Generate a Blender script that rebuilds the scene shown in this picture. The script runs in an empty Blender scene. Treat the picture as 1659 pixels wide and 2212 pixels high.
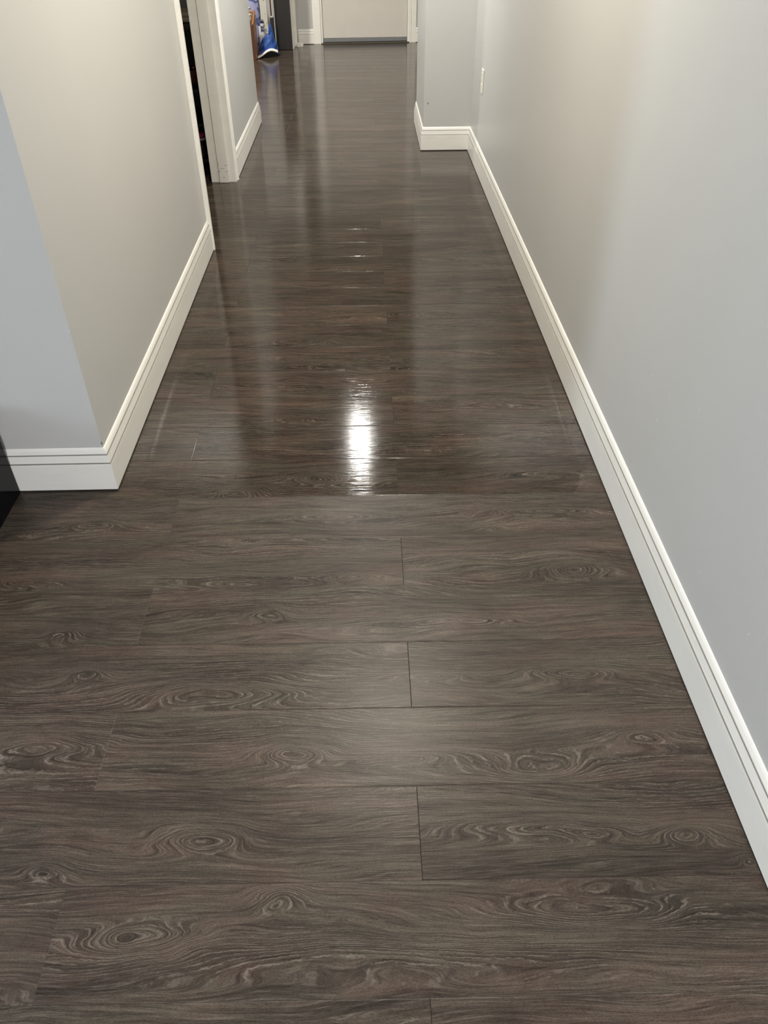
import bpy, bmesh, math, random
from mathutils import Vector, Matrix, Euler, noise as mnoise

random.seed(7)
SC = bpy.context.scene
COL = SC.collection

# ------------------------------------------------------------------ camera
def basis(pitch, yaw, roll):
    cp, sp, cy, sy = math.cos(pitch), math.sin(pitch), math.cos(yaw), math.sin(yaw)
    f = Vector((sy * cp, cy * cp, -sp)); r = Vector((cy, -sy, 0)); u = r.cross(f)
    cr, sr = math.cos(roll), math.sin(roll)
    return cr * r + sr * u, -sr * r + cr * u, f
cam_d = bpy.data.cameras.new('camera'); cam = bpy.data.objects.new('camera', cam_d); COL.objects.link(cam)
r_, u_, f_ = basis(0.6863505, 0.0209864, -0.006138)
cam.matrix_world = Matrix(((r_.x, u_.x, -f_.x, 0), (r_.y, u_.y, -f_.y, 0), (r_.z, u_.z, -f_.z, 1.35), (0, 0, 0, 1)))
cam_d.sensor_fit = 'HORIZONTAL'; cam_d.sensor_width = 36.0; cam_d.lens = 36.0 * 1653.1 / 1659.0
cam_d.clip_start = 0.02; cam_d.clip_end = 60
SC.camera = cam

# ------------------------------------------------------------------ colour management, world
SC.view_settings.view_transform = 'Standard'; SC.view_settings.look = 'None'
SC.view_settings.gamma = 1.0; SC.view_settings.use_curve_mapping = False
SC.view_settings.exposure = 0.0
w = bpy.data.worlds.new('world'); SC.world = w; w.use_nodes = True
w.node_tree.nodes['Background'].inputs[0].default_value = (0.55, 0.62, 0.75, 1)
w.node_tree.nodes['Background'].inputs[1].default_value = 0.19

# ------------------------------------------------------------------ lights
WARM = (1.0, 0.90, 0.70); COOL = (0.80, 0.90, 1.0)
def area(name, loc, power, col, size, rot=(0, 0, 0), size_y=None):
    d = bpy.data.lights.new(name, 'AREA'); d.energy = power; d.color = col; d.size = size
    d.shape = 'DISK' if size_y is None else 'RECTANGLE'
    if size_y: d.size_y = size_y
    o = bpy.data.objects.new(name, d); o.location = loc; o.rotation_euler = rot; COL.objects.link(o); return o
area('hall_lamp_light', (-0.078, 5.06, 2.08), 33, (1.0, 0.98, 0.92), 0.115)
area('near_lamp_light', (0.08, 2.62, 2.375), 43, (1.0, 0.91, 0.76), 0.26)
area('rear_fill_light', (-0.35, -1.5, 2.375), 95, (0.96, 0.95, 0.98), 0.26)  # added fill, unseen, lifts the surfaces that face the camera
area('side_room_fill_light', (1.35, 7.9, 2.375), 38, (1.0, 0.92, 0.80), 0.26)  # added unseen lamp that brightens the far end from the right
area('entry_fill_light', (-1.6, 7.7, 2.375), 92, (1.0, 0.94, 0.85), 0.26)  # added unseen lamp, lights the far door from the left room
# daylight through the kitchen window left of the camera
area('kitchen_window_light', (-3.86, 0.92, 1.5), 52, (0.74, 0.87, 1.0), 1.3, (0, math.radians(-90), 0), 0.52)

# ------------------------------------------------------------------ helpers
def tag(o, label=None, cat=None, group=None, kind=None):
    if label: o['label'] = label
    if cat: o['category'] = cat
    if group: o['group'] = group
    if kind: o['kind'] = kind
    return o
def obj(name, bm, mat, parent=None, smooth=False, bevel=0, seg=2):
    me = bpy.data.meshes.new(name); bmesh.ops.recalc_face_normals(bm, faces=bm.faces[:]); bm.to_mesh(me); bm.free()
    for m in (mat if isinstance(mat, (list, tuple)) else [mat]): me.materials.append(m)
    if smooth:
        for p in me.polygons: p.use_smooth = True
    o = bpy.data.objects.new(name, me); COL.objects.link(o)
    if parent:
        o.parent = parent; o.matrix_parent_inverse = Matrix.Translation(parent.location).inverted()
    if bevel:
        md = o.modifiers.new('bevel', 'BEVEL'); md.width = bevel; md.segments = seg; md.limit_method = 'ANGLE'; md.angle_limit = math.radians(40)
    return o
def empty(name, loc):
    o = bpy.data.objects.new(name, None); o.location = loc; o.empty_display_size = 0.05; COL.objects.link(o); return o
def addbox(bm, x0, x1, y0, y1, z0, z1, M=None, mi=0):
    vs = [Vector((x, y, z)) for x in (x0, x1) for y in (y0, y1) for z in (z0, z1)]
    if M: vs = [M @ v for v in vs]
    v = [bm.verts.new(p) for p in vs]
    for q in ((0, 1, 3, 2), (4, 6, 7, 5), (0, 4, 5, 1), (2, 3, 7, 6), (0, 2, 6, 4), (1, 5, 7, 3)):
        f = bm.faces.new([v[i] for i in q]); f.material_index = mi
    return bm
def box(*a, M=None):
    return addbox(bmesh.new(), *a, M=M)
def lathe(prof, n=32, c=(0, 0, 0), bm=None, M=None):
    bm = bm or bmesh.new(); rings = []
    for r, z in prof:
        ring = []
        for i in range(n):
            a = 2 * math.pi * i / n; p = Vector((r * math.cos(a), r * math.sin(a), z))
            if M: p = M @ p
            ring.append(bm.verts.new(p + Vector(c)))
        rings.append(ring)
    for a, b in zip(rings, rings[1:]):
        for i in range(n): bm.faces.new((a[i], a[(i + 1) % n], b[(i + 1) % n], b[i]))
    bm.faces.new(rings[0][::-1]); bm.faces.new(rings[-1]); return bm
def tube(pts, r, n=10, bm=None):
    bm = bm or bmesh.new(); rings = []
    for i, p in enumerate(pts):
        p = Vector(p); d = (Vector(pts[min(i + 1, len(pts) - 1)]) - Vector(pts[max(i - 1, 0)])).normalized()
        a = d.orthogonal().normalized(); b = d.cross(a)
        rings.append([bm.verts.new(p + r * (math.cos(t) * a + math.sin(t) * b)) for t in [2 * math.pi * k / n for k in range(n)]])
    for a, b in zip(rings, rings[1:]):
        for k in range(n): bm.faces.new((a[k], a[(k + 1) % n], b[(k + 1) % n], b[k]))
    bm.faces.new(rings[0][::-1]); bm.faces.new(rings[-1]); return bm
def sweep(path, prof, dark=()):
    """profile (offset from the wall to the LEFT of the walking direction, z) swept along a floor path with mitred corners"""
    bm = bmesh.new(); P = [Vector((p[0], p[1])) for p in path]; rings = []
    for i, p in enumerate(P):
        ds = []
        if i > 0: ds.append((P[i] - P[i - 1]).normalized())
        if i < len(P) - 1: ds.append((P[i + 1] - P[i]).normalized())
        ns = [Vector((-d.y, d.x)) for d in ds]
        n = sum(ns, Vector((0, 0))).normalized(); n = n / max(0.2, n.dot(ns[0]))
        rings.append([bm.verts.new((p.x + n.x * o, p.y + n.y * o, z)) for o, z in prof])
    m = len(prof)
    for a, b in zip(rings, rings[1:]):
        for k in range(m):
            f = bm.faces.new((a[k], a[(k + 1) % m], b[(k + 1) % m], b[k]))
            if k in dark: f.material_index = 1
    bm.faces.new(rings[0]); bm.faces.new(rings[-1][::-1]); return bm

# ------------------------------------------------------------------ node helper
class NT:
    def __init__(s, name):
        s.m = bpy.data.materials.new(name); s.m.use_nodes = True; s.t = s.m.node_tree; s.n = s.t.nodes
        s.b = s.n['Principled BSDF']
    def put(s, sock, v):
        if v is None: return
        if isinstance(v, bpy.types.NodeSocket): s.t.links.new(v, sock)
        else: sock.default_value = v
    def math(s, op, a, b=None, c=None, clamp=False):
        n = s.n.new('ShaderNodeMath'); n.operation = op; n.use_clamp = clamp
        s.put(n.inputs[0], a); s.put(n.inputs[1], b); s.put(n.inputs[2], c); return n.outputs[0]
    def vec(s, op, a, b=None):
        n = s.n.new('ShaderNodeVectorMath'); n.operation = op; s.put(n.inputs[0], a); s.put(n.inputs[1], b)
        return n.outputs['Value'] if op in ('DOT_PRODUCT', 'LENGTH') else n.outputs[0]
    def comb(s, x=0.0, y=0.0, z=0.0):
        n = s.n.new('ShaderNodeCombineXYZ'); s.put(n.inputs[0], x); s.put(n.inputs[1], y); s.put(n.inputs[2], z); return n.outputs[0]
    def sep(s, v):
        n = s.n.new('ShaderNodeSeparateXYZ'); s.put(n.inputs[0], v); return n.outputs
    def coord(s):
        return s.n.new('ShaderNodeNewGeometry').outputs['Position']
    def ocoord(s):
        return s.n.new('ShaderNodeTexCoord').outputs['Object']
    def noise(s, v, scale=1.0, detail=2.0, rough=0.5, dist=0.0):
        n = s.n.new('ShaderNodeTexNoise'); s.put(n.inputs['Vector'], v); n.inputs['Scale'].default_value = scale
        n.inputs['Detail'].default_value = detail; n.inputs['Roughness'].default_value = rough; n.inputs['Distortion'].default_value = dist
        return n.outputs[0]
    def rng(s, v, a, b, c=0.0, d=1.0, smooth=False):
        n = s.n.new('ShaderNodeMapRange'); n.interpolation_type = 'SMOOTHSTEP' if smooth else 'LINEAR'
        s.put(n.inputs[0], v)
        for i, x in enumerate((a, b, c, d)): s.put(n.inputs[i + 1], x)
        return n.outputs[0]
    def mix(s, f, a, b, mode='MIX'):
        n = s.n.new('ShaderNodeMix'); n.data_type = 'RGBA'; n.blend_type = mode
        s.put(n.inputs[0], f); s.put(n.inputs[6], a); s.put(n.inputs[7], b); return n.outputs[2]
    def white(s, v):
        n = s.n.new('ShaderNodeTexWhiteNoise'); n.noise_dimensions = '3D'; s.put(n.inputs['Vector'], v); return n.outputs
    def bump(s, h, strength=0.3, dist=0.001, normal=None):
        n = s.n.new('ShaderNodeBump'); n.inputs['Strength'].default_value = strength; n.inputs['Distance'].default_value = dist
        s.put(n.inputs['Height'], h); s.put(n.inputs['Normal'], normal); return n.outputs[0]
    def set(s, **k):
        for a, v in k.items(): s.put(s.b.inputs[a.replace('_', ' ')], v)
        return s.m
def lin(r, g, b):
    f = lambda c: (c / 255 / 12.92) if c / 255 <= 0.04045 else ((c / 255 + 0.055) / 1.055) ** 2.4
    return (f(r), f(g), f(b), 1)
def simple(name, col, rough=0.5, metal=0.0, var=0.06, nscale=30.0, bump=0.0):
    t = NT(name); p = t.ocoord(); n = t.noise(p, nscale, 3)
    k = t.rng(n, 0.3, 0.7, 1 - var, 1 + var)
    c = t.vec('MULTIPLY', tuple(col[:3]), t.comb(k, k, k))
    t.set(Base_Color=c, Roughness=rough, Metallic=metal)
    if bump: t.set(Normal=t.bump(n, 1.0, bump))
    return t.m

# ------------------------------------------------------------------ floor material
PW = 0.18269
def floor_material():
    t = NT('grey_oak_planks')
    P = t.coord(); X, Y, _ = t.sep(P)
    v = t.math('DIVIDE', t.math('SUBTRACT', t.math('SUBTRACT', 3.7328, Y), t.math('MULTIPLY', X, 0.0088)), PW)
    row = t.math('FLOOR', v); fv = t.math('SUBTRACT', v, row)
    D = t.math('MULTIPLY', v, PW)
    par = t.math('FLOORED_MODULO', row, 2.0)
    jx = t.math('MULTIPLY_ADD', par, -0.622, 0.077)
    a = t.math('DIVIDE', t.math('SUBTRACT', X, jx), 1.244)
    col = t.math('FLOOR', a); fa = t.math('SUBTRACT', a, col)
    rnd, rcol = t.white(t.comb(row, col, 3.7))[:2]
    r1, r2, r3 = t.sep(rcol)
    dv = t.math('MULTIPLY', t.math('MINIMUM', fv, t.math('SUBTRACT', 1.0, fv)), PW)
    da = t.math('MULTIPLY', t.math('MINIMUM', fa, t.math('SUBTRACT', 1.0, fa)), 1.244)
    # plank-local coordinates
    LX = t.math('MULTIPLY_ADD', rnd, 37.0, X); LY = t.math('MULTIPLY_ADD', r1, 11.0, D)
    RZ = t.math('MULTIPLY', r2, 9.0)
    def nz(sx, sy, detail=2.0, rough=0.5, off=0.0, y=None):
        vv = t.comb(t.math('MULTIPLY', LX, sx), t.math('MULTIPLY', LY if y is None else y, sy), t.math('ADD', RZ, off) if off else RZ)
        return t.noise(vv, 1.0, detail, rough)
    warp = t.math('SUBTRACT', nz(1.7, 8.0, 2.0, 0.45), 0.5)
    warp2 = t.math('SUBTRACT', nz(9.0, 26.0, 2.0, 0.5, 5.1), 0.5)
    # knots and cathedral figure seen on the nearer boards: x, row coordinate, lift, length, breadth
    KN = [(-.324, 16.53, 15, .075, .030), (-.590, 16.83, 10, .050, .022), (-.402, 17.49, -14, .085, .030), (-.173, 17.14, 10, .055, .020),
          (.582, 16.55, 9, .060, .022), (.653, 16.83, 6, .022, .012), (.32, 16.48, 12, .17, .022), (.377, 17.30, -12, .16, .030), (.05, 17.66, 10, .33, .03),
          (-.162, 15.55, 13, .075, .030), (-.68, 15.42, 14, .11, .028), (.56, 15.40, 11, .10, .026), (.33, 15.80, -10, .10, .026), (.05, 15.66, 9, .10, .014),
          (-.36, 14.75, 14, .17, .026), (-.645, 14.42, 6, .04, .02), (.43, 14.50, 10, .10, .020), (.12, 14.55, 7, .08, .012),
          (-.734, 13.76, 9, .05, .02), (-.246, 13.46, 7, .05, .020), (.20, 13.62, 10, .14, .022),
          (.506, 12.72, 13, .085, .032), (-.891, 12.80, 10, .12, .022), (-.30, 12.80, 6, .16, .016), (-.05, 12.82, 5, .08, .014),
          (-.747, 11.55, 10, .085, .025), (-.10, 11.50, 10, .15, .018), (.307, 11.80, 5, .035, .014), (.489, 11.42, 9, .13, .018),
          (-.152, 10.53, 13, .075, .028), (-.382, 10.84, 13, .085, .030), (.52, 10.45, 11, .14, .022),
          (-.24, 8.75, 10, .12, .018), (-.25, 5.70, 11, .10, .022), (.16, 4.45, 9, .10, .022), (-.24, 6.79, 5, .05, .014)]
    kw = t.math('SUBTRACT', t.noise(t.comb(t.math('MULTIPLY', X, 8.0), t.math('MULTIPLY', D, 18.0), 1.0), 1.0, 1), 0.5)
    kw2 = t.math('SUBTRACT', t.noise(t.comb(t.math('MULTIPLY', X, 7.0), t.math('MULTIPLY', D, 16.0), 9.0), 1.0, 1), 0.5)
    Q = t.comb(t.math('MULTIPLY_ADD', kw, 0.10, X), t.math('MULTIPLY_ADD', kw2, 0.022, D), row); S = None; CORE = None
    for kx, kr, A, sx, sy in KN:
        d = t.vec('MULTIPLY', t.vec('SUBTRACT', Q, (kx, kr * PW, math.floor(kr))), (1 / sx, 1 / sy, 12.0))
        g = t.math('POWER', 0.3679, t.vec('DOT_PRODUCT', d, d))
        S = t.math('MULTIPLY', g, A * 0.66) if S is None else t.math('MULTIPLY_ADD', g, A * 0.66, S)
        if sy >= .02 and sx <= .09:
            g2 = t.math('POWER', g, 14.0)
            CORE = g2 if CORE is None else t.math('ADD', CORE, g2)
    jag = t.math('SUBTRACT', nz(120.0, 160.0, 2.0, 0.6, 3.3), 0.5)
    G = t.math('ADD', t.math('MULTIPLY', LY, 125.0), t.math('ADD', t.math('MULTIPLY', warp, 17.0), t.math('MULTIPLY_ADD', warp2, 1.3, t.math('MULTIPLY', jag, 0.75))))
    G = t.math('ADD', G, S)
    tt = t.math('FRACT', G)
    ridge = t.math('MULTIPLY', t.rng(tt, 0.60, 0.82, 0, 1, True), t.rng(tt, 0.84, 0.96, 1, 0, True))
    groove = t.math('MULTIPLY', t.rng(tt, 0.15, 0.52, 0, 1, True), t.rng(tt, 0.52, 0.70, 1, 0, True))
    # where the rings are open (figure) they show strongly, elsewhere the grain is fine streaks
    W2 = t.math('ADD', LY, t.math('MULTIPLY', t.math('ADD', t.math('MULTIPLY', warp, 20.0), S), 1 / 150.0))
    fig = t.rng(nz(1.5, 9.0, 1.0, 0.5, 2.3), 0.42, 0.62, 0.12, 0.75, True)
    figk = t.math('MINIMUM', t.math('ADD', fig, t.rng(t.math('ABSOLUTE', S), 0.3, 3.5, 0, 0.8)), 1.0)
    tick = t.rng(nz(34.0, 330.0, 2.0, 0.6, 1.1, W2), 0.42, 0.56, 0.10, 1.0)
    fibre = nz(13.0, 460.0, 4.0, 0.75, 4.2, W2); grit = nz(260.0, 700.0, 2.0, 0.6, 6.2)
    fibre2 = nz(3.5, 95.0, 3.0, 0.6, 7.2, W2)
    streak_l = t.rng(fibre, 0.52, 0.64, 0, 1); streak_d = t.rng(fibre, 0.48, 0.36, 0, 1)
    light = t.math('ADD', t.math('MULTIPLY', t.math('MULTIPLY', ridge, figk), tick), t.math('MULTIPLY', t.math('MULTIPLY', streak_l, tick), 0.52))
    dark = t.math('ADD', t.math('MULTIPLY', t.math('MULTIPLY', groove, figk), 0.38), t.math('MULTIPLY', streak_d, 0.50))
    blot = nz(3.2, 15.0, 3.0, 0.5, 6.4); hue = nz(4.5, 12.0, 2.0, 0.5, 8.8)
    base = t.mix(t.rng(hue, 0.38, 0.62), (0.064, 0.045, 0.035, 1), (0.057, 0.047, 0.035, 1))
    k = t.math('MULTIPLY', t.rng(blot, 0.32, 0.68, 0.68, 1.30), t.math('MULTIPLY_ADD', r3, 0.24, 0.88))
    k = t.math('MULTIPLY', k, t.rng(fibre2, 0.34, 0.66, 0.66, 1.34))
    k = t.math('MULTIPLY', k, t.math('SUBTRACT', 1.0, t.math('MULTIPLY', dark, 0.78)))
    k = t.math('MULTIPLY', k, t.rng(grit, 0.35, 0.65, 0.74, 1.26))
    k = t.math('MULTIPLY', k, t.math('SUBTRACT', 1.0, t.math('MULTIPLY', CORE, 0.4)))
    c = t.vec('MULTIPLY', base, t.comb(k, k, k))
    c = t.mix(t.math('MULTIPLY', light, 0.58, clamp=True), c, (0.200, 0.170, 0.140, 1))
    seam = t.math('MAXIMUM', t.rng(dv, 0.0003, 0.0009, 0.42, 0, True), t.math('MULTIPLY', t.rng(da, 0.0004, 0.0009, 0.9, 0, True), t.rng(par, 0, 1, 1.0, 0.3)))
    c = t.mix(seam, c, (0.012, 0.010, 0.009, 1))
    # a coat of polish lies on every board beyond one seam, fraying near the walls
    edge = t.rng(X, 0.575, 0.665, 0, 0.9, True)
    nb = t.math('SUBTRACT', t.noise(t.comb(t.math('MULTIPLY', X, 9.0), t.math('MULTIPLY', Y, 20.0), 0.0), 1.0, 3), 0.5)
    wob = t.math('MULTIPLY', nb, t.math('MULTIPLY_ADD', edge, 1.0, 0.03))
    lim = t.math('ADD', t.math('SUBTRACT', 11.0, edge), wob)
    matte = t.rng(t.math('SUBTRACT', v, lim), -0.02, 0.02, 0, 1)
    cloud = t.noise(t.comb(t.math('MULTIPLY', X, 5.0), t.math('MULTIPLY', Y, 2.0), 3.0), 1.0, 3)
    rough_g = t.rng(cloud, 0.3, 0.7, 0.07, 0.10)
    rough_g = t.math('ADD', rough_g, t.math('MULTIPLY', streak_l, 0.03))
    rough_m = t.rng(fibre, 0.3, 0.7, 0.31, 0.40)
    rough = t.math('ADD', t.math('MULTIPLY', matte, rough_m), t.math('MULTIPLY', t.math('SUBTRACT', 1.0, matte), rough_g))
    c = t.vec('MULTIPLY', c, t.mix(matte, (0.80, 0.78, 0.75, 1), (1.0, 1.0, 1.0, 1)))
    # each board sits at its own very small tilt
    geo = t.n.new('ShaderNodeNewGeometry')
    tilt = t.comb(t.math('MULTIPLY_ADD', r1, 0.003, -0.0015), t.math('MULTIPLY', t.math('MULTIPLY_ADD', r3, 0.012, -0.006), t.math('GREATER_THAN', t.math('ABSOLUTE', t.math('SUBTRACT', row, 9.0)), 0.5)), 0.0)
    nrm = t.vec('NORMALIZE', t.vec('ADD', geo.outputs['Normal'], tilt))
    groove_h = t.math('MINIMUM', t.rng(dv, 0.0, 0.0022, 0, 1, True), t.rng(da, 0.0, 0.0012, 0.4, 1, True))
    nb1 = t.bump(groove_h, 1.0, 0.0005, nrm)
    hh = t.math('ADD', t.math('MULTIPLY', nz(9.0, 330.0, 2.0, 0.5, 4.9), 1.0), t.math('MULTIPLY', fibre2, 0.30))
    nb2 = t.bump(hh, 1.0, 0.00020, nb1)
    t.set(Base_Color=c, Roughness=rough, Normal=nb2)
    spec = t.math('MULTIPLY_ADD', matte, 0.10, 0.50)
    t.put(t.b.inputs['Specular IOR Level'], t.math('MULTIPLY', spec, t.rng(fibre, 0.35, 0.65, 0.7, 1.3)))
    t.b.inputs['IOR'].default_value = 1.28
    return t.m

WR_ = 0.687
def wall_material(name, col):
    t = NT(name); P = t.coord()
    n1 = t.noise(P, 260.0, 2); n2 = t.noise(P, 1.6, 2)
    k = t.rng(n2, 0.3, 0.7, 0.985, 1.015)
    c = t.vec('MULTIPLY', tuple(col[:3]), t.comb(k, k, k))
    # pin-head scuffs: white filler spots and a few dark nicks
    for pts, r, cc in ((((WR_, 1.627, .429), (WR_, 1.947, .181), (WR_, 1.509, .444), (WR_, 1.54, .357), (WR_, 1.352, .502), (WR_, 1.397, .292), (WR_, 1.148, .229), (WR_, .927, .284), (WR_, 2.003, .717),
                         (.473, 5.39, .234), (-.745, 1.784, .491), (-.744, 1.784, .711)), 0.0018, (0.88, 0.88, 0.86, 1)),
                       (((.408, 5.39, .277), (-.744, 1.784, .154), (WR_, 5.36, .52)), 0.0038, (0.06, 0.055, 0.05, 1))):
        dm = None
        for q in pts:
            d = t.vec('LENGTH', t.vec('MULTIPLY', t.vec('SUBTRACT', P, q), (1, 1, 0.7)))
            dm = d if dm is None else t.math('MINIMUM', dm, d)
        c = t.mix(t.rng(t.math('MULTIPLY_ADD', n1, 0.0015, dm), r * 0.9, r * 1.5, 0.85, 0), c, cc)
    t.set(Base_Color=c, Roughness=0.36, Normal=t.bump(n1, 0.25, 0.0004)); t.b.inputs['IOR'].default_value = 1.45
    return t.m
def trim_material():
    t = NT('white_gloss_trim'); P = t.coord()
    n = t.noise(t.vec('MULTIPLY', P, (3, 3, 9)), 2.2, 4, 0.6)
    k = t.rng(n, 0.3, 0.75, 0.965, 1.02)
    sm = t.rng(t.noise(t.vec('MULTIPLY', P, (6, 6, 30)), 1.0, 4, 0.7), 0.60, 0.74, 0, 0.10)
    c = t.mix(sm, t.vec('MULTIPLY', (0.89, 0.88, 0.83), t.comb(k, k, k)), (0.45, 0.43, 0.37, 1))
    dm = None
    for q, sc in (((-.852, 4.730, .102), (1, 1, .35)), ((-.807, 4.730, .097), (.35, 1, 1.5)), ((-.847, 4.730, .064), (1, 1, .6)), ((-.806, 4.730, .062), (.35, 1, 1.5)), ((-.830, 4.730, .078), (.2, 1, 2.5)), ((-.825, 4.730, .030), (1, 1, .8))):
        d = t.vec('LENGTH', t.vec('MULTIPLY', t.vec('SUBTRACT', P, q), sc)); dm = d if dm is None else t.math('MINIMUM', dm, d)
    c = t.mix(t.rng(t.math('MULTIPLY_ADD', t.noise(P, 300.0, 2), 0.006, dm), 0.0045, 0.0065, 0.75, 0), c, (0.05, 0.045, 0.035, 1))
    t.set(Base_Color=c, Roughness=0.30); t.b.inputs['IOR'].default_value = 1.48
    return t.m
M_floor = floor_material()
M_wall = wall_material('grey_wall_paint', (0.57, 0.57, 0.555))
M_ceil = wall_material('ceiling_paint', (0.80, 0.80, 0.78))
M_trim = trim_material()
M_door = simple('white_door_paint', (0.66, 0.635, 0.59), 0.4, var=0.02, nscale=8)
M_black = simple('black_gloss', (0.006, 0.006, 0.007), 0.12, var=0.2); M_black.node_tree.nodes['Principled BSDF'].inputs['IOR'].default_value = 1.22
M_blackm = simple('black_matte', (0.012, 0.012, 0.012), 0.55)
M_gap = simple('floor_gap_shadow_line', (0.012, 0.010, 0.009), 0.9)
M_sweep = simple('grey_rubber', (0.20, 0.21, 0.22), 0.45)
M_steel = simple('brushed_steel', (0.6, 0.6, 0.6), 0.25, 1.0)
M_plastic = simple('white_plastic', (0.82, 0.80, 0.72), 0.3, var=0.01)
M_slot = simple('outlet_slot', (0.06, 0.055, 0.045), 0.6)

# ------------------------------------------------------------------ room shell
H = 2.44
def struct(name, bm, mat, parent=None, **k):
    o = obj(name, bm, mat, parent, **k)
    if not parent: o['kind'] = 'structure'
    return o
WL, WR = -0.745, 0.687
struct('floor', box(-4.05, 3.0, -2.4, 10.1, -0.06, 0), M_floor)
struct('ceiling', box(-4.05, 3.0, -2.4, 10.1, H, H + 0.06), M_ceil)
struct('wall_right', box(WR, WR + 0.14, -2.3, 5.39, 0, H), M_wall)
struct('wall_right_return', box(0.381, 2.9, 5.39, 6.155, 0, H), M_wall)
struct('wall_far_right', box(2.76, 2.9, 6.155, 9.7, 0, H), M_wall)
struct('wall_left_front', box(-3.9, WL, 1.784, 1.91, 0, H), M_wall)
struct('wall_left', box(-0.885, WL, 1.91, 3.705, 0, H), M_wall)
struct('wall_left_above_closet', box(-0.885, WL, 3.705, 4.765, 2.06, H), M_wall)
struct('wall_left_stub', box(-0.885, -0.768, 4.765, 6.20, 0, H), M_wall)
struct('wall_closet_back', box(-1.9, -1.78, 1.91, 6.20, 0, H), M_wall)
struct('wall_closet_far', box(-2.9, -0.885, 6.08, 6.20, 0, H), M_wall)
struct('wall_closet_near', box(-1.78, -0.885, 2.75, 2.85, 0, H), M_wall)
struct('wall_entry_left', box(-2.9, -2.78, 6.20, 9.62, 0, H), M_wall)
struct('wall_kitchen_back', box(-3.9, 0.83, -2.4, -2.3, 0, H), M_wall)
# kitchen wall with its window opening (outside the frame, it lets the daylight in)
bm = box(-4.0, -3.9, -2.3, 0.65, 0, H); addbox(bm, -4.0, -3.9, 1.2, 1.91, 0, H)
addbox(bm, -4.0, -3.9, 0.65, 1.2, 0, 0.85); addbox(bm, -4.0, -3.9, 0.65, 1.2, 2.15, H)
struct('wall_kitchen_left', bm, M_wall)
# end wall turned a little
ET = 0.055
ME = Matrix.Translation((0, 9.822, 0)) @ Matrix.Rotation(ET, 4, 'Z')
DX0, DX1 = -0.452, 0.516
bm = box(-2.9, DX0, 0, 0.12, 0, H, M=ME); addbox(bm, DX1, 2.8, 0, 0.12, 0, H, M=ME); addbox(bm, DX0, DX1, 0, 0.12, 2.04, H, M=ME)
struct('wall_end', bm, M_wall)
# short return at the far left carrying a white corner trim
struct('wall_left_end', box(-0.86, -0.745, 9.47, 9.78, 0, H), M_wall)
def casing(bm, x0, x1, y0, y1, z1, M=None):
    addbox(bm, x0, x1, y0, y1, 0, z1, M=M)
struct('trim_1', box(-0.80, -0.728, 9.452, 9.47, 0, 2.1), M_trim, bevel=0.003)
bm = box(-0.745, -0.728, 9.47, 9.62, 0, 2.1); addbox(bm, -0.745, -0.706, 9.62, 9.775, 0, 2.1)
struct('trim_2', bm, M_trim, bevel=0.003)

# baseboard profile: (distance out from the wall, height)
BB = [(0.0, 0.004), (0.0135, 0.004), (0.0148, 0.0055), (0.0148, 0.0918), (0.0144, 0.0938), (0.0126, 0.0946), (0.0124, 0.0972), (0.0123, 0.0975),
      (0.0120, 0.0990), (0.0094, 0.1200), (0.0080, 0.1204), (0.0078, 0.1228), (0.0078, 0.1230), (0.0074, 0.1260), (0.0048, 0.1340), (0.0022, 0.1388), (0.0, 0.1405)]
M_groove_shade = simple('groove_shade', (0.24, 0.23, 0.20), 0.8)
def baseboard(name, path):      # shade of the two fine moulding grooves is painted as grey lines
    o = struct(name, sweep(path, BB, (4, 5, 9, 10)), [M_trim, M_groove_shade]); return o
# walk so that the room is on the left hand
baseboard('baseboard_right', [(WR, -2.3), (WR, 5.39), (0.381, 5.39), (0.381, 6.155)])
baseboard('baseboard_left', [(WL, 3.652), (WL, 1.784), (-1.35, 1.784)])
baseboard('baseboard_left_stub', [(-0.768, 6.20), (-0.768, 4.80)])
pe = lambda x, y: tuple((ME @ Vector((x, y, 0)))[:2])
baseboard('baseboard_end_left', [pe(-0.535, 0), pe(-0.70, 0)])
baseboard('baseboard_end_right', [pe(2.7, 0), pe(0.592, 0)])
# gap under the boards: its shade is painted as a thin recessed near-black strip
for n, a in (('gap_shade_right', [(WR, -2.3), (WR, 5.39), (0.381, 5.39), (0.381, 6.15)]), ('gap_shade_left', [(WL, 3.65), (WL, 1.784), (-1.35, 1.784)]), ('gap_shade_stub', [(-0.768, 6.2), (-0.768, 4.8)])):
    struct(n, sweep(a, [(0, 0.0), (0.0142, 0.0), (0.0142, 0.0042), (0, 0.0042)]), M_gap)

# closet door casings on the hall side, jambs and stop
def casing_prof(name, x, y0, y1, z1, sgn):
    """stepped casing on the left wall face, thick edge away from the opening"""
    bm = bmesh.new()
    ys = [(y0, 0.0), (y0, 0.019), (y0 + sgn * 0.018, 0.019), (y0 + sgn * 0.022, 0.014), (y0 + sgn * 0.040, 0.012), (y0 + sgn * 0.043, 0.009), (y1, 0.007), (y1, 0.0)]
    lo = [bm.verts.new((x + d, y, 0)) for y, d in ys]; hi = [bm.verts.new((x + d, y, z1)) for y, d in ys]
    n = len(ys)
    for i in range(n): bm.faces.new((lo[i], lo[(i + 1) % n], hi[(i + 1) % n], hi[i]))
    bm.faces.new(lo[::-1]); bm.faces.new(hi)
    return struct(name, bm, M_trim)
casing_prof('trim_6', WL, 3.652, 3.722, 2.10, 1)
casing_prof('trim_7', -0.768, 4.805, 4.745, 2.10, -1)
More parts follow.
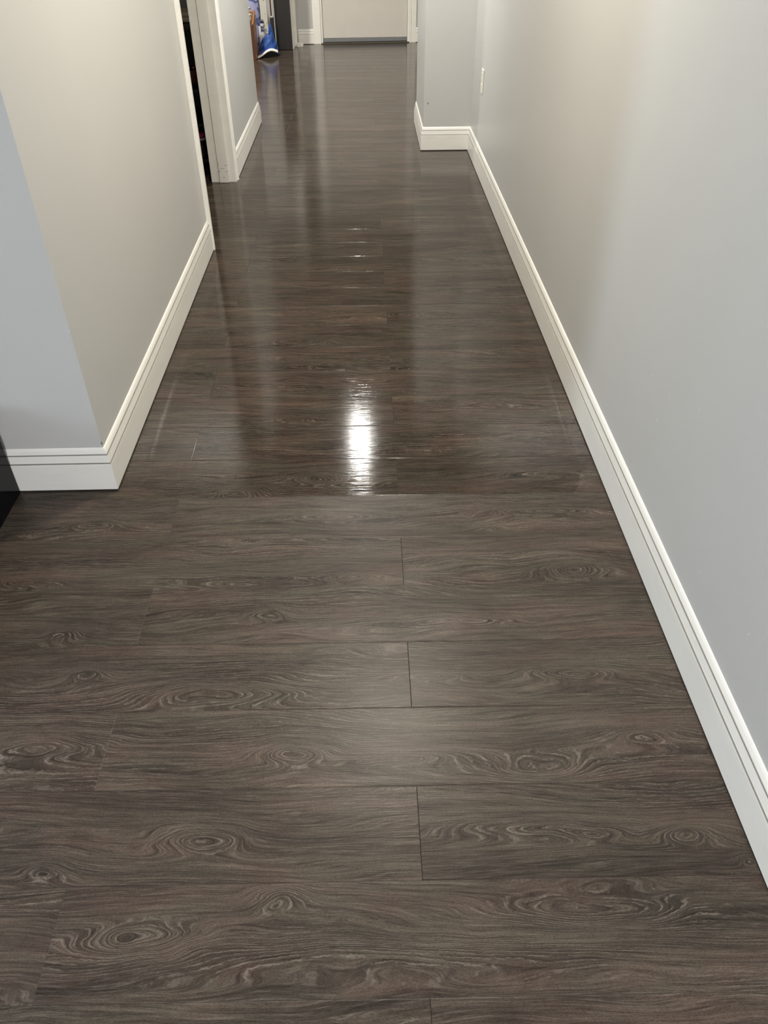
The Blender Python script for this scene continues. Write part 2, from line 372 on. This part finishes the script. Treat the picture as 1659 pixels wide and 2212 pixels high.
# jambs
struct('trim_8', box(-0.902, WL, 3.705, 3.724, 0, 2.06), M_trim, bevel=0.001)
bm = box(-0.902, -0.757, 4.741, 4.765, 0.0, 2.06)
struct('trim_9', bm, M_trim, bevel=0.0015)
struct('trim_10', box(-0.853, -0.795, 4.730, 4.741, 0.0, 2.05), M_trim, bevel=0.0025)
struct('trim_11', box(-0.902, WL, 3.724, 4.741, 2.04, 2.06), M_trim)

# ------------------------------------------------------------------ end door
dr = empty('door_1', ME @ Vector((0.03, 0.02, 0))); dr['kind'] = 'structure'
slab = obj('door_slab', box(DX0 + 0.022, DX1 - 0.022, 0.012, 0.052, 0.052, 2.02, M=ME), M_door, dr, bevel=0.002)
bm = box(DX0 + 0.024, DX1 - 0.024, 0.004, 0.046, 0.016, 0.050, M=ME)
obj('door_sweep', bm, M_sweep, dr, bevel=0.002)
hb = lathe([(0.0, 0.0), (0.030, 0.0), (0.032, 0.004), (0.028, 0.010), (0.011, 0.014), (0.010, 0.034), (0.024, 0.042), (0.029, 0.055), (0.024, 0.067), (0.0, 0.070)][1:-1], 24,
           ME @ Vector((-0.37, 0.012, 0.96)), M=Matrix.Rotation(math.radians(90), 4, 'X'))
obj('door_knob', hb, M_steel, dr, smooth=True)
bm = box(DX0, DX0 + 0.020, -0.004, 0.12, 0, 2.04, M=ME); addbox(bm, DX1 - 0.020, DX1, -0.004, 0.12, 0, 2.04, M=ME); addbox(bm, DX0, DX1, -0.004, 0.12, 2.02, 2.04, M=ME)
struct('trim_12', bm, M_trim, bevel=0.001)
for nm, a, b, c_ in (('trim_13', DX0 - 0.083, DX0 - 0.02, DX0), ('trim_14', DX1 + 0.076, DX1 + 0.02, DX1)):
    bm = box(min(a, c_), max(a, c_), -0.011, 0.0, 0, 2.12, M=ME); addbox(bm, min(b, c_), max(b, c_), -0.016, -0.010, 0, 2.10, M=ME)
    struct(nm, bm, M_trim, bevel=0.002)
struct('trim_15', box(DX0 - 0.083, DX1 + 0.076, -0.014, 0.0, 2.04, 2.12, M=ME), M_trim, bevel=0.002)
struct('trim_16', box(DX0, DX1, -0.02, 0.12, 0.0, 0.010, M=ME), simple('dark_threshold', (0.10, 0.085, 0.06), 0.4), bevel=0.002)

# ------------------------------------------------------------------ ceiling lamps (housings and lit diffusers; the last three are added fill lamps)
M_diff = NT('lit_diffuser'); M_diff.set(Base_Color=(0.9, 0.88, 0.8, 1), Roughness=0.4, Emission_Color=(1.0, 0.88, 0.66, 1), Emission_Strength=1.2); M_diff = M_diff.m
M_diffc = NT('lit_diffuser_cool'); M_diffc.set(Base_Color=(0.9, 0.9, 0.9, 1), Roughness=0.4, Emission_Color=(0.8, 0.9, 1.0, 1), Emission_Strength=6.0); M_diffc = M_diffc.m
for (x, y, drop), lab, dm in (((-0.078, 5.06, 0.295), 'round semi-flush ceiling lamp over the middle of the hall', M_diff), ((0.08, 2.62, 0.0), 'round flush ceiling lamp over the near floor', M_diff),
                    ((-0.35, -1.5, 0.0), 'added unseen fill lamp behind the camera', M_diff), ((1.35, 7.9, 0.0), 'added unseen fill lamp in the right side room', M_diff), ((-1.6, 7.7, 0.0), 'added unseen fill lamp in the entry', M_diff)):
    e = empty('ceiling_lamp', (x, y, H)); tag(e, lab, 'ceiling lamp')
    k = 0.75 if drop else 1.0; h = H - drop
    if drop: obj('stem', lathe([(0.05, H), (0.05, H - 0.02), (0.012, H - 0.025), (0.012, h - 0.002)], 24, (x, y, 0)), M_steel, e)
    obj('lamp_base', lathe([(0.150 * k, h), (0.152 * k, h - 0.012), (0.146 * k, h - 0.020)], 40, (x, y, 0)), M_plastic, e)
    obj('diffuser', lathe([(0.138 * k, h - 0.020), (0.136 * k, h - 0.040), (0.12 * k, h - 0.055), (0.06 * k, h - 0.060)], 40, (x, y, 0)), dm, e, smooth=True)

# ------------------------------------------------------------------ wall outlet
oy, oz = 4.952, 0.476
ot = empty('wall_outlet', (WR, oy, oz)); tag(ot, 'white double power outlet on the grey right wall', 'outlet')
obj('cover_plate', box(WR - 0.006, WR, oy - 0.037, oy + 0.037, oz - 0.061, oz + 0.061), M_plastic, ot, bevel=0.003)
for dz in (-0.027, 0.027):
    s = obj('socket', box(WR - 0.0078, WR - 0.005, oy - 0.017, oy + 0.017, oz + dz - 0.016, oz + dz + 0.016), M_plastic, ot, bevel=0.0015)
    bm = box(WR - 0.0082, WR - 0.0074, oy - 0.010, oy - 0.006, oz + dz - 0.008, oz + dz + 0.004)
    addbox(bm, WR - 0.0082, WR - 0.0074, oy + 0.005, oy + 0.009, oz + dz - 0.008, oz + dz + 0.004); addbox(bm, WR - 0.0082, WR - 0.0074, oy - 0.003, oy + 0.003, oz + dz + 0.007, oz + dz + 0.012)
    so = obj('slots', bm, M_slot, ot)
    so.parent = s; so.matrix_parent_inverse = Matrix.Translation(-Vector(ot.location))
obj('screw', lathe([(0.003, 0), (0.003, 0.001), (0.002, 0.0014)], 12, (WR - 0.006, oy, oz), M=Matrix.Rotation(math.radians(-90), 4, 'Y')), M_steel, ot)

# ------------------------------------------------------------------ black glossy cabinet at the left
cb = empty('black_cabinet', (-1.33, 1.44, 0)); tag(cb, 'low glossy black cabinet against the left wall block at the frame edge', 'cabinet')
obj('cabinet_body', box(-1.64, -1.01, 1.14, 1.767, 0.0, 0.28), M_black, cb, bevel=0.002)
obj('cabinet_top', box(-1.65, -1.01, 1.12, 1.767, 0.28, 0.30), M_black, cb, bevel=0.003)
dd = obj('cabinet_door', box(-1.635, -1.015, 1.12, 1.14, 0.03, 0.275), M_black, cb, bevel=0.003)
hd = obj('door_handle', tube([(-1.08, 1.12, 0.10), (-1.08, 1.09, 0.10), (-1.08, 1.085, 0.11), (-1.08, 1.085, 0.20), (-1.08, 1.09, 0.21), (-1.08, 1.12, 0.21)], 0.006), M_steel, cb, smooth=True)
hd.parent = dd; hd.matrix_parent_inverse = Matrix.Translation(-Vector(cb.location))

# ------------------------------------------------------------------ closet: dark shelf unit and what it holds
M_dwood = simple('black_wood', (0.014, 0.012, 0.011), 0.45)
su = empty('shelf_unit', (-1.12, 5.25, 0)); tag(su, 'black wooden shelf unit inside the dark closet', 'shelf')
obj('side_panel', box(-0.925, -0.905, 5.02, 5.5, 0, 0.733), M_dwood, su); obj('side_panel', box(-1.36, -1.34, 5.02, 5.5, 0, 0.733), M_dwood, su)
obj('back_panel', box(-1.34, -0.925, 5.48, 5.5, 0, 0.733), M_dwood, su)
for z in (0.036, 0.237, 0.420):
    obj('shelf_board', box(-1.34, -0.925, 5.03, 5.48, z, z + 0.014), M_dwood, su, bevel=0.001)
obj('top_board', box(-1.37, -0.90, 5.01, 5.50, 0.733, 0.747), M_dwood, su, bevel=0.001)
def rbox(name, x0, x1, y0, y1, z0, z1, mat, label=None, cat=None, parent=None, bev=0.01):
    o = obj(name, box(x0, x1, y0, y1, z0, z1), mat, parent, bevel=bev, seg=3)
    if label: tag(o, label, cat)
    return o
# folded towel
M_towel = simple('beige_towel', (0.85, 0.68, 0.52), 0.95, var=0.15, nscale=90, bump=0.002)
tw = empty('folded_towel', (-1.03, 5.2, 0.749)); tag(tw, 'folded beige towel on a shelf in the dark closet', 'towel')
for i, (dx, hgt) in enumerate(((0, 0.026), (0.006, 0.024))):
    obj('towel_fold', box(-1.13 + dx, -0.94 - dx, 5.16 + dx, 5.36, 0.749 + i * 0.027, 0.749 + i * 0.027 + hgt), M_towel, tw, bevel=0.011, seg=4)
# basket of copper pieces, bottle
M_brown = simple('brown_wicker', (0.22, 0.075, 0.03), 0.5, var=0.5, nscale=70, bump=0.003)
bk = empty('brown_basket', (-1.03, 5.22, 0.434)); tag(bk, 'small brown basket of copper coloured pieces in the dark closet', 'basket')
obj('basket_body', lathe([(0.055, 0.434), (0.066, 0.46), (0.072, 0.50), (0.072, 0.507), (0.064, 0.507), (0.058, 0.46), (0.05, 0.445)], 28, (-1.03, 5.24, 0)), M_brown, bk, smooth=True)
M_copper = simple('copper', (0.75, 0.30, 0.12), 0.2, 1.0)
for i in range(9):
    a = i * 2.4; rr = 0.008 + 0.0045 * i
    obj('copper_piece', lathe([(0.003, -0.010), (0.010, -0.006), (0.012, 0), (0.010, 0.006), (0.003, 0.010)], 12, (-1.03 + rr * math.cos(a), 5.24 + rr * math.sin(a), 0.508 + 0.003 * (i % 3)), M=Euler((a, a * 2, 0)).to_matrix().to_4x4()), M_copper, bk, smooth=True)
Mg = NT('clear_glass'); Mg.set(Base_Color=(0.75, 0.8, 0.8, 1), Roughness=0.05, Transmission_Weight=0.6); Mg = Mg.m
bt = empty('glass_bottle', (-1.00, 5.36, 0.434)); tag(bt, 'small clear glass bottle behind the brown basket in the closet', 'bottle')
obj('bottle_body', lathe([(0.028, 0.434), (0.030, 0.44), (0.030, 0.50), (0.022, 0.52), (0.012, 0.53), (0.012, 0.55)], 24, (-1.00, 5.36, 0)), Mg, bt, smooth=True)
obj('bottle_cap', lathe([(0.014, 0.548), (0.014, 0.57), (0.012, 0.572)], 20, (-1.00, 5.36, 0)), M_blackm, bt)
# pink pouch
M_pink = simple('pink_cloth', (0.62, 0.04, 0.20), 0.7, var=0.1)
pk = empty('pink_pouch', (-1.0, 5.10, 0.05)); tag(pk, 'bright pink pouch with a white rim low in the dark closet', 'pouch')
obj('pouch_body', lathe([(0.020, 0.158), (0.027, 0.164), (0.032, 0.182), (0.022, 0.188)], 20, (-1.000, 5.10, 0)), M_pink, pk, smooth=True)
obj('pouch_rim', lathe([(0.024, 0.148), (0.027, 0.150), (0.027, 0.158), (0.022, 0.1595)], 20, (-1.000, 5.10, 0)), M_plastic, pk, smooth=True)
obj('pouch_base', lathe([(0.026, 0.050), (0.026, 0.06), (0.024, 0.148)], 20, (-1.000, 5.10, 0)), M_blackm, pk, smooth=True)

# ------------------------------------------------------------------ entry: things on the floor at the far left
def wood(name, c0, c1):
    t = NT(name); P = t.ocoord(); n = t.noise(t.vec('MULTIPLY', P, (60, 60, 5)), 1.0, 4)
    t.set(Base_Color=t.mix(n, c0, c1), Roughness=0.4); return t.m
M_oak = wood('orange_oak', (0.17, 0.065, 0.02, 1), (0.36, 0.17, 0.06, 1))
cr = empty('wooden_rack', (-1.15, 8.95, 0)); tag(cr, 'orange-brown wooden rack with a sloping top beside the stub wall', 'rack')
def slope_panel(x0, x1, y0, y1, za, zb, z0=0.0):
    bm = bmesh.new(); v = [bm.verts.new(p) for p in ((x0, y0, z0), (x1, y0, z0), (x1, y1, z0), (x0, y1, z0), (x0, y0, za), (x1, y0, za), (x1, y1, zb), (x0, y1, zb))]
    for q in ((0, 3, 2, 1), (4, 5, 6, 7), (0, 1, 5, 4), (1, 2, 6, 5), (2, 3, 7, 6), (3, 0, 4, 7)): bm.faces.new([v[i] for i in q])
    return bm
obj('side_panel', slope_panel(-1.076, -1.060, 8.816, 9.05, 0.31, 0.402), M_oak, cr, bevel=0.002)
obj('side_panel', slope_panel(-1.30, -1.284, 8.816, 9.05, 0.31, 0.402), M_oak, cr, bevel=0.002)
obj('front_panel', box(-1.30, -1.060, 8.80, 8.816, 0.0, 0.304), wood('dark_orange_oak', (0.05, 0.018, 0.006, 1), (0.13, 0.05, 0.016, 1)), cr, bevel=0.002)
obj('back_panel', box(-1.284, -1.076, 9.034, 9.05, 0.0, 0.39), M_oak, cr, bevel=0.002)
obj('rack_floor', box(-1.284, -1.076, 8.816, 9.034, 0.02, 0.20), M_oak, cr)
M_silver = simple('silver_glass', (0.9, 0.9, 0.88), 0.08, 1.0, var=0.02)
vs = obj('silver_vase', lathe([(0.018, 0.201), (0.026, 0.21), (0.030, 0.25), (0.030, 0.28), (0.022, 0.305), (0.020, 0.315), (0.027, 0.335), (0.029, 0.345), (0.023, 0.362), (0.014, 0.370), (0.010, 0.378)], 28, (-1.110, 8.865, 0)), M_silver, smooth=True)
tag(vs, 'silver glass vase standing inside the wooden rack', 'vase')
o = obj('glass_jar', box(-1.20, -1.085, 8.905, 8.995, 0.201, 0.352), Mg, None, bevel=0.012, seg=4); tag(o, 'squarish clear glass jar inside the wooden rack holding up silver balls', 'jar')
for (x, y, z, r), lab in (((-1.098, 8.932, 0.370, 0.017), 'silver ball lowest and nearest to the wooden side of the rack'), ((-1.134, 8.936, 0.371, 0.018), 'silver ball lowest on the left above the glass jar'),
                   ((-1.117, 8.944, 0.400, 0.017), 'silver ball in the middle of the little heap above the rack'), ((-1.099, 8.95, 0.425, 0.014), 'small silver ball at the top right of the heap'),
                   ((-1.130, 8.95, 0.430, 0.014), 'small silver ball at the top left of the heap')):
    o = obj('silver_bauble', lathe([(r * math.sin(a), r * -math.cos(a)) for a in [0.08 + 0.30 * k for k in range(11)]], 20, (x, y, z)), M_silver, smooth=True)
    tag(o, lab, 'bauble', 'silver balls above the wooden rack')
# blue-lilac bag behind
def blob(bm, cx, cy, z0, z1, rx, ry, n=24, m=14, amp=0.06, seed=0, p=2.6):
    rings = []
    for j in range(m + 1):
        tz = j / m; s = max(0.03, (1 - abs(2 * tz - 1) ** p)) ** (1 / p); ring = []
        for i in range(n):
            a = 2 * math.pi * i / n
            k = 1 + amp * mnoise.noise(Vector((math.cos(a) * 2 + seed, math.sin(a) * 2, tz * 4)))
            ca, sa = math.cos(a), math.sin(a)
            ring.append(bm.verts.new((cx + rx * s * k * abs(ca) ** .7 * (1 if ca > 0 else -1), cy + ry * s * k * abs(sa) ** .7 * (1 if sa > 0 else -1), z0 + (z1 - z0) * tz)))
        rings.append(ring)
    for a, b in zip(rings, rings[1:]):
        for i in range(n): bm.faces.new((a[i], a[(i + 1) % n], b[(i + 1) % n], b[i]))
    bm.faces.new(rings[0][::-1]); bm.faces.new(rings[-1]); return bm
def patterned(name, c0, c1, scale, lo, hi, rough=0.7, stretch=(1, 1, 1)):
    t = NT(name); n = t.noise(t.vec('MULTIPLY', t.ocoord(), stretch), scale, 2, 0.5, 1.0)
    t.set(Base_Color=t.mix(t.rng(n, lo, hi), c0, c1), Roughness=rough); return t.m
M_lilac = patterned('lilac_blue_cloth', (0.36, 0.38, 0.60, 1), (0.10, 0.12, 0.28, 1), 14, 0.52, 0.60, 0.5)
bg = empty('lilac_bag', (-1.17, 9.45, 0)); tag(bg, 'lilac blue patterned bag behind the wooden rack', 'bag')
obj('bag_body', blob(bmesh.new(), -1.17, 9.45, 0.0, 0.62, 0.115, 0.09, seed=3), M_lilac, bg, smooth=True)
obj('strap', tube([(-1.22, 9.42, 0.56), (-1.21, 9.40, 0.66), (-1.17, 9.39, 0.72), (-1.13, 9.40, 0.66), (-1.12, 9.42, 0.56)], 0.008), M_blackm, bg, smooth=True)
# pale panel with printed leaves on a white bin
M_leaf = patterned('leaf_print', (0.50, 0.49, 0.44, 1), (0.20, 0.20, 0.17, 1), 16, 0.60, 0.64, 0.6, (1, 1, 0.55))
o = obj('printed_board', box(-1.036, -0.966, 9.29, 9.315, 0.185, 0.90), M_leaf, None, bevel=0.004); tag(o, 'pale grey board printed with dark leaves standing on a white bin', 'board')
o = empty('white_bin', (-1.0, 9.33, 0)); tag(o, 'low white bin with a rim under the pale printed board', 'bin')
obj('bin_body', box(-1.036, -0.955, 9.27, 9.40, 0.0, 0.172), M_plastic, o, bevel=0.006)
obj('bin_rim', box(-1.040, -0.951, 9.266, 9.404, 0.172, 0.185), M_plastic, o, bevel=0.003)
# white tube with navy cap and label
M_navy = simple('navy_plastic', (0.012, 0.018, 0.07), 0.35); M_ppr = simple('white_paper', (0.66, 0.67, 0.68), 0.6)
tb = empty('white_tube', (-1.022, 9.22, 0)); tag(tb, 'slim white tube with navy cap leaning beside the wooden rack', 'tube')
obj('tube_body', lathe([(0.017, 0.0), (0.018, 0.004), (0.018, 0.27)], 20, (-1.022, 9.22, 0)), M_ppr, tb, smooth=False)
obj('tube_cap', lathe([(0.0195, 0.268), (0.0195, 0.284), (0.017, 0.286)], 20, (-1.022, 9.22, 0)), M_navy, tb)
obj('tube_label', lathe([(0.0184, 0.19), (0.0184, 0.245)], 20, (-1.022, 9.22, 0)), patterned('navy_print', (0.02, 0.025, 0.08, 1), (0.3, 0.33, 0.42, 1), 60, 0.50, 0.60), tb)
o = obj('paper_roll', lathe([(0.012, 0.0), (0.012, 0.24), (0.008, 0.241)], 18, (-1.046, 9.21, 0)), M_ppr); tag(o, 'thin white paper roll standing between wooden rack and tube', 'roll')

# blue cap: crushed crown with a bent white edged brim
def cloth(name, c, rough=0.55):
    t = NT(name); n = t.noise(t.ocoord(), 40, 3); k = t.rng(n, 0.3, 0.7, 0.8, 1.2)
    t.set(Base_Color=t.vec('MULTIPLY', tuple(c), t.comb(k, k, k)), Roughness=rough, Normal=t.bump(n, 0.5, 0.002)); return t.m
M_blue = cloth('royal_blue_cloth', (0.005, 0.055, 0.26)); M_blue2 = cloth('violet_blue_cloth', (0.018, 0.055, 0.28)); M_wht = simple('white_piping', (0.85, 0.82, 0.80), 0.5)
cp = empty('baseball_cap', (-0.955, 9.03, 0)); tag(cp, 'blue baseball cap with a bent white-edged brim on the floor by the black cabinet', 'cap')
def brim_point(s, tq):
    """s 0..1 left to right, tq 0 at crown .. 1 at the free edge"""
    x = -1.058 + 0.196 * s; arch = math.sin(math.pi * s ** 1.35) ** 1.1
    z = 0.002 + 0.042 * arch + 0.035 * (1 - tq) + 0.026 * s * s
    y = 8.895 + 0.13 * s + 0.13 * (1 - tq) - 0.02 * math.sin(math.pi * s)
    return Vector((x + 0.012 * (1 - tq) * (0.5 - s), y, z))
def brim_mesh(t0, t1, th, dz=0.0):
    bm = bmesh.new(); NS, NTq = 28, 6; top = []; bot = []
    for j in range(NTq + 1):
        tq = t0 + (t1 - t0) * j / NTq
        top.append([bm.verts.new(brim_point(i / NS, tq) + Vector((0, 0, dz + th))) for i in range(NS + 1)])
        bot.append([bm.verts.new(brim_point(i / NS, tq) + Vector((0, 0, dz))) for i in range(NS + 1)])
    for j in range(NTq):
        for i in range(NS):
            bm.faces.new((top[j][i], top[j][i + 1], top[j + 1][i + 1], top[j + 1][i])); bm.faces.new((bot[j][i], bot[j + 1][i], bot[j + 1][i + 1], bot[j][i + 1]))
    for i in range(NS):
        bm.faces.new((top[NTq][i], top[NTq][i + 1], bot[NTq][i + 1], bot[NTq][i])); bm.faces.new((top[0][i + 1], top[0][i], bot[0][i], bot[0][i + 1]))
    for j in range(NTq):
        bm.faces.new((top[j][0], top[j + 1][0], bot[j + 1][0], bot[j][0])); bm.faces.new((top[j + 1][NS], top[j][NS], bot[j][NS], bot[j + 1][NS]))
    return bm
obj('brim', brim_mesh(0.0, 0.74, 0.007), M_blue2, cp, smooth=True)
obj('brim_edge', brim_mesh(0.72, 1.0, 0.012), M_wht, cp, smooth=True)
bm = bmesh.new(); fr_, bk_, fl_ = [], [], []
for i in range(29):
    p = brim_point(i / 28, 0.97); q = brim_point(i / 28, 0.75)
    fr_.append(bm.verts.new((p.x, p.y, max(0.0015, p.z - 0.001)))); bk_.append(bm.verts.new((q.x, q.y, max(0.001, q.z - 0.002)))); fl_.append(bm.verts.new((p.x, p.y + 0.012, 0.001)))
for i in range(28):
    bm.faces.new((fr_[i], fr_[i + 1], bk_[i + 1], bk_[i])); bm.faces.new((bk_[i], bk_[i + 1], fl_[i + 1], fl_[i]))
bm.faces.new((fr_[0], bk_[0], fl_[0])); bm.faces.new((fr_[28], fl_[28], bk_[28])); 
for i in range(28): bm.faces.new((fl_[i], fl_[i + 1], fr_[i + 1], fr_[i]))
obj('brim_underside_shade', bm, simple('black_brim_shade', (0.003, 0.003, 0.003), 0.95), cp)  # black underside plus painted shade that fills the hollow beneath the brim
def crown():
    bm = bmesh.new(); n, m = 40, 16; rings = []
    for j in range(m + 1):
        ph = (j / m) * math.pi / 2; ring = []
        for i in range(n):
            a = 2 * math.pi * i / n
            d = Vector((math.cos(a) * math.cos(ph), math.sin(a) * math.cos(ph), math.sin(ph)))
            k = 1 + 0.16 * mnoise.noise(d * 2.3 + Vector((4, 1, 2))) + 0.05 * math.cos(6 * a) * math.cos(ph)
            x = -0.962 + 0.092 * d.x * k + 0.028 * d.z ** 2; y = 9.095 + 0.070 * d.y * k; z = 0.165 * d.z * k + 0.025
            if d.x > 0.25: z *= 0.95 - 0.30 * (d.x - 0.25)
            ring.append(bm.verts.new((x, y, z)))
        rings.append(ring)
    base = [bm.verts.new((v.co.x, v.co.y, 0.002)) for v in rings[0]]; rings.insert(0, base)
    for a, b in zip(rings, rings[1:]):
        for i in range(n): bm.faces.new((a[i], a[(i + 1) % n], b[(i + 1) % n], b[i]))
    bm.faces.new(rings[0][::-1]); bm.faces.new(rings[-1]); return bm
obj('crown', crown(), M_blue, cp, smooth=True)
bm = lathe([(0.002, -0.003), (0.008, -0.002), (0.009, 0.002), (0.003, 0.006)], 12, (-0.944, 9.085, 0.199)); obj('top_button', bm, M_blue, cp, smooth=True)
# peak of blue cloth behind the cap
bm = bmesh.new(); n, m = 30, 14; rings = []
for j in range(m + 1):
    tz = j / m; ring = []
    for i in range(n):
        a = 2 * math.pi * i / n; r = (1 - tz) ** 0.62 * (1 + 0.18 * math.sin(5 * a + 3 * tz)) + 0.03
        ring.append(bm.verts.new((-0.945 + 0.047 * r * math.cos(a) + 0.006 * tz, 9.228 + 0.030 * r * math.sin(a), 0.002 + 0.262 * tz)))
    rings.append(ring)
for a, b in zip(rings, rings[1:]):
    for i in range(n): bm.faces.new((a[i], a[(i + 1) % n], b[(i + 1) % n], b[i]))
bm.faces.new(rings[0][::-1]); bm.faces.new(rings[-1])
o = obj('blue_scarf', bm, M_blue, smooth=True); tag(o, 'crumpled blue cloth standing in a peak behind the blue cap', 'cloth')

# black bin, white frame and dark cabinet
o = obj('black_box', box(-0.948, -0.915, 9.33, 9.41, 0.0, 0.30), M_blackm, None, bevel=0.004); tag(o, 'narrow black box between printed board and dark cabinet', 'box')
fr = empty('picture_frame', (-0.932, 9.36, 0.30)); tag(fr, 'narrow blush white picture frame standing on the black box', 'picture frame')
M_blush = simple('blush_white', (0.62, 0.52, 0.48), 0.4)
obj('frame_rail', box(-0.947, -0.939, 9.35, 9.37, 0.30, 0.72), M_blush, fr, bevel=0.002); obj('frame_rail', box(-0.925, -0.917, 9.35, 9.37, 0.30, 0.72), M_blush, fr, bevel=0.002)
obj('frame_rail', box(-0.939, -0.925, 9.35, 9.37, 0.30, 0.312), M_blush, fr, bevel=0.002); obj('picture', box(-0.939, -0.925, 9.357, 9.363, 0.312, 0.72), M_dwood, fr)
M_dark = wood('black_brown_veneer', (0.010, 0.010, 0.010, 1), (0.024, 0.021, 0.019, 1))
dk = empty('dark_cabinet', (-0.82, 9.43, 0)); tag(dk, 'tall dark wood cabinet end beside the white trim at the far left', 'cabinet')
obj('cabinet_body', box(-0.902, -0.742, 9.424, 9.448, 0.004, 1.19), M_dark, dk, bevel=0.0015)
obj('edge_strip', box(-0.907, -0.902, 9.42, 9.448, 0.0, 1.19), simple('grey_edge_band', (0.24, 0.23, 0.21), 0.4), dk)
obj('plinth', box(-0.902, -0.742, 9.428, 9.444, 0.0, 0.004), M_gap, dk)
# white wedge on the floor by the trim
bm = bmesh.new()
v = [bm.verts.new(p) for p in ((-0.704, 9.60, 0), (-0.655, 9.60, 0), (-0.640, 9.66, 0), (-0.704, 9.66, 0), (-0.704, 9.60, 0.030), (-0.668, 9.60, 0.030), (-0.640, 9.66, 0.034), (-0.704, 9.66, 0.034))]
for q in ((0, 3, 2, 1), (4, 5, 6, 7), (0, 1, 5, 4), (1, 2, 6, 5), (2, 3, 7, 6), (3, 0, 4, 7)): bm.faces.new([v[i] for i in q])
o = obj('trim_offcut', bm, M_trim, None, bevel=0.001); tag(o, 'small white trim offcut lying at the foot of the far left corner', 'offcut')
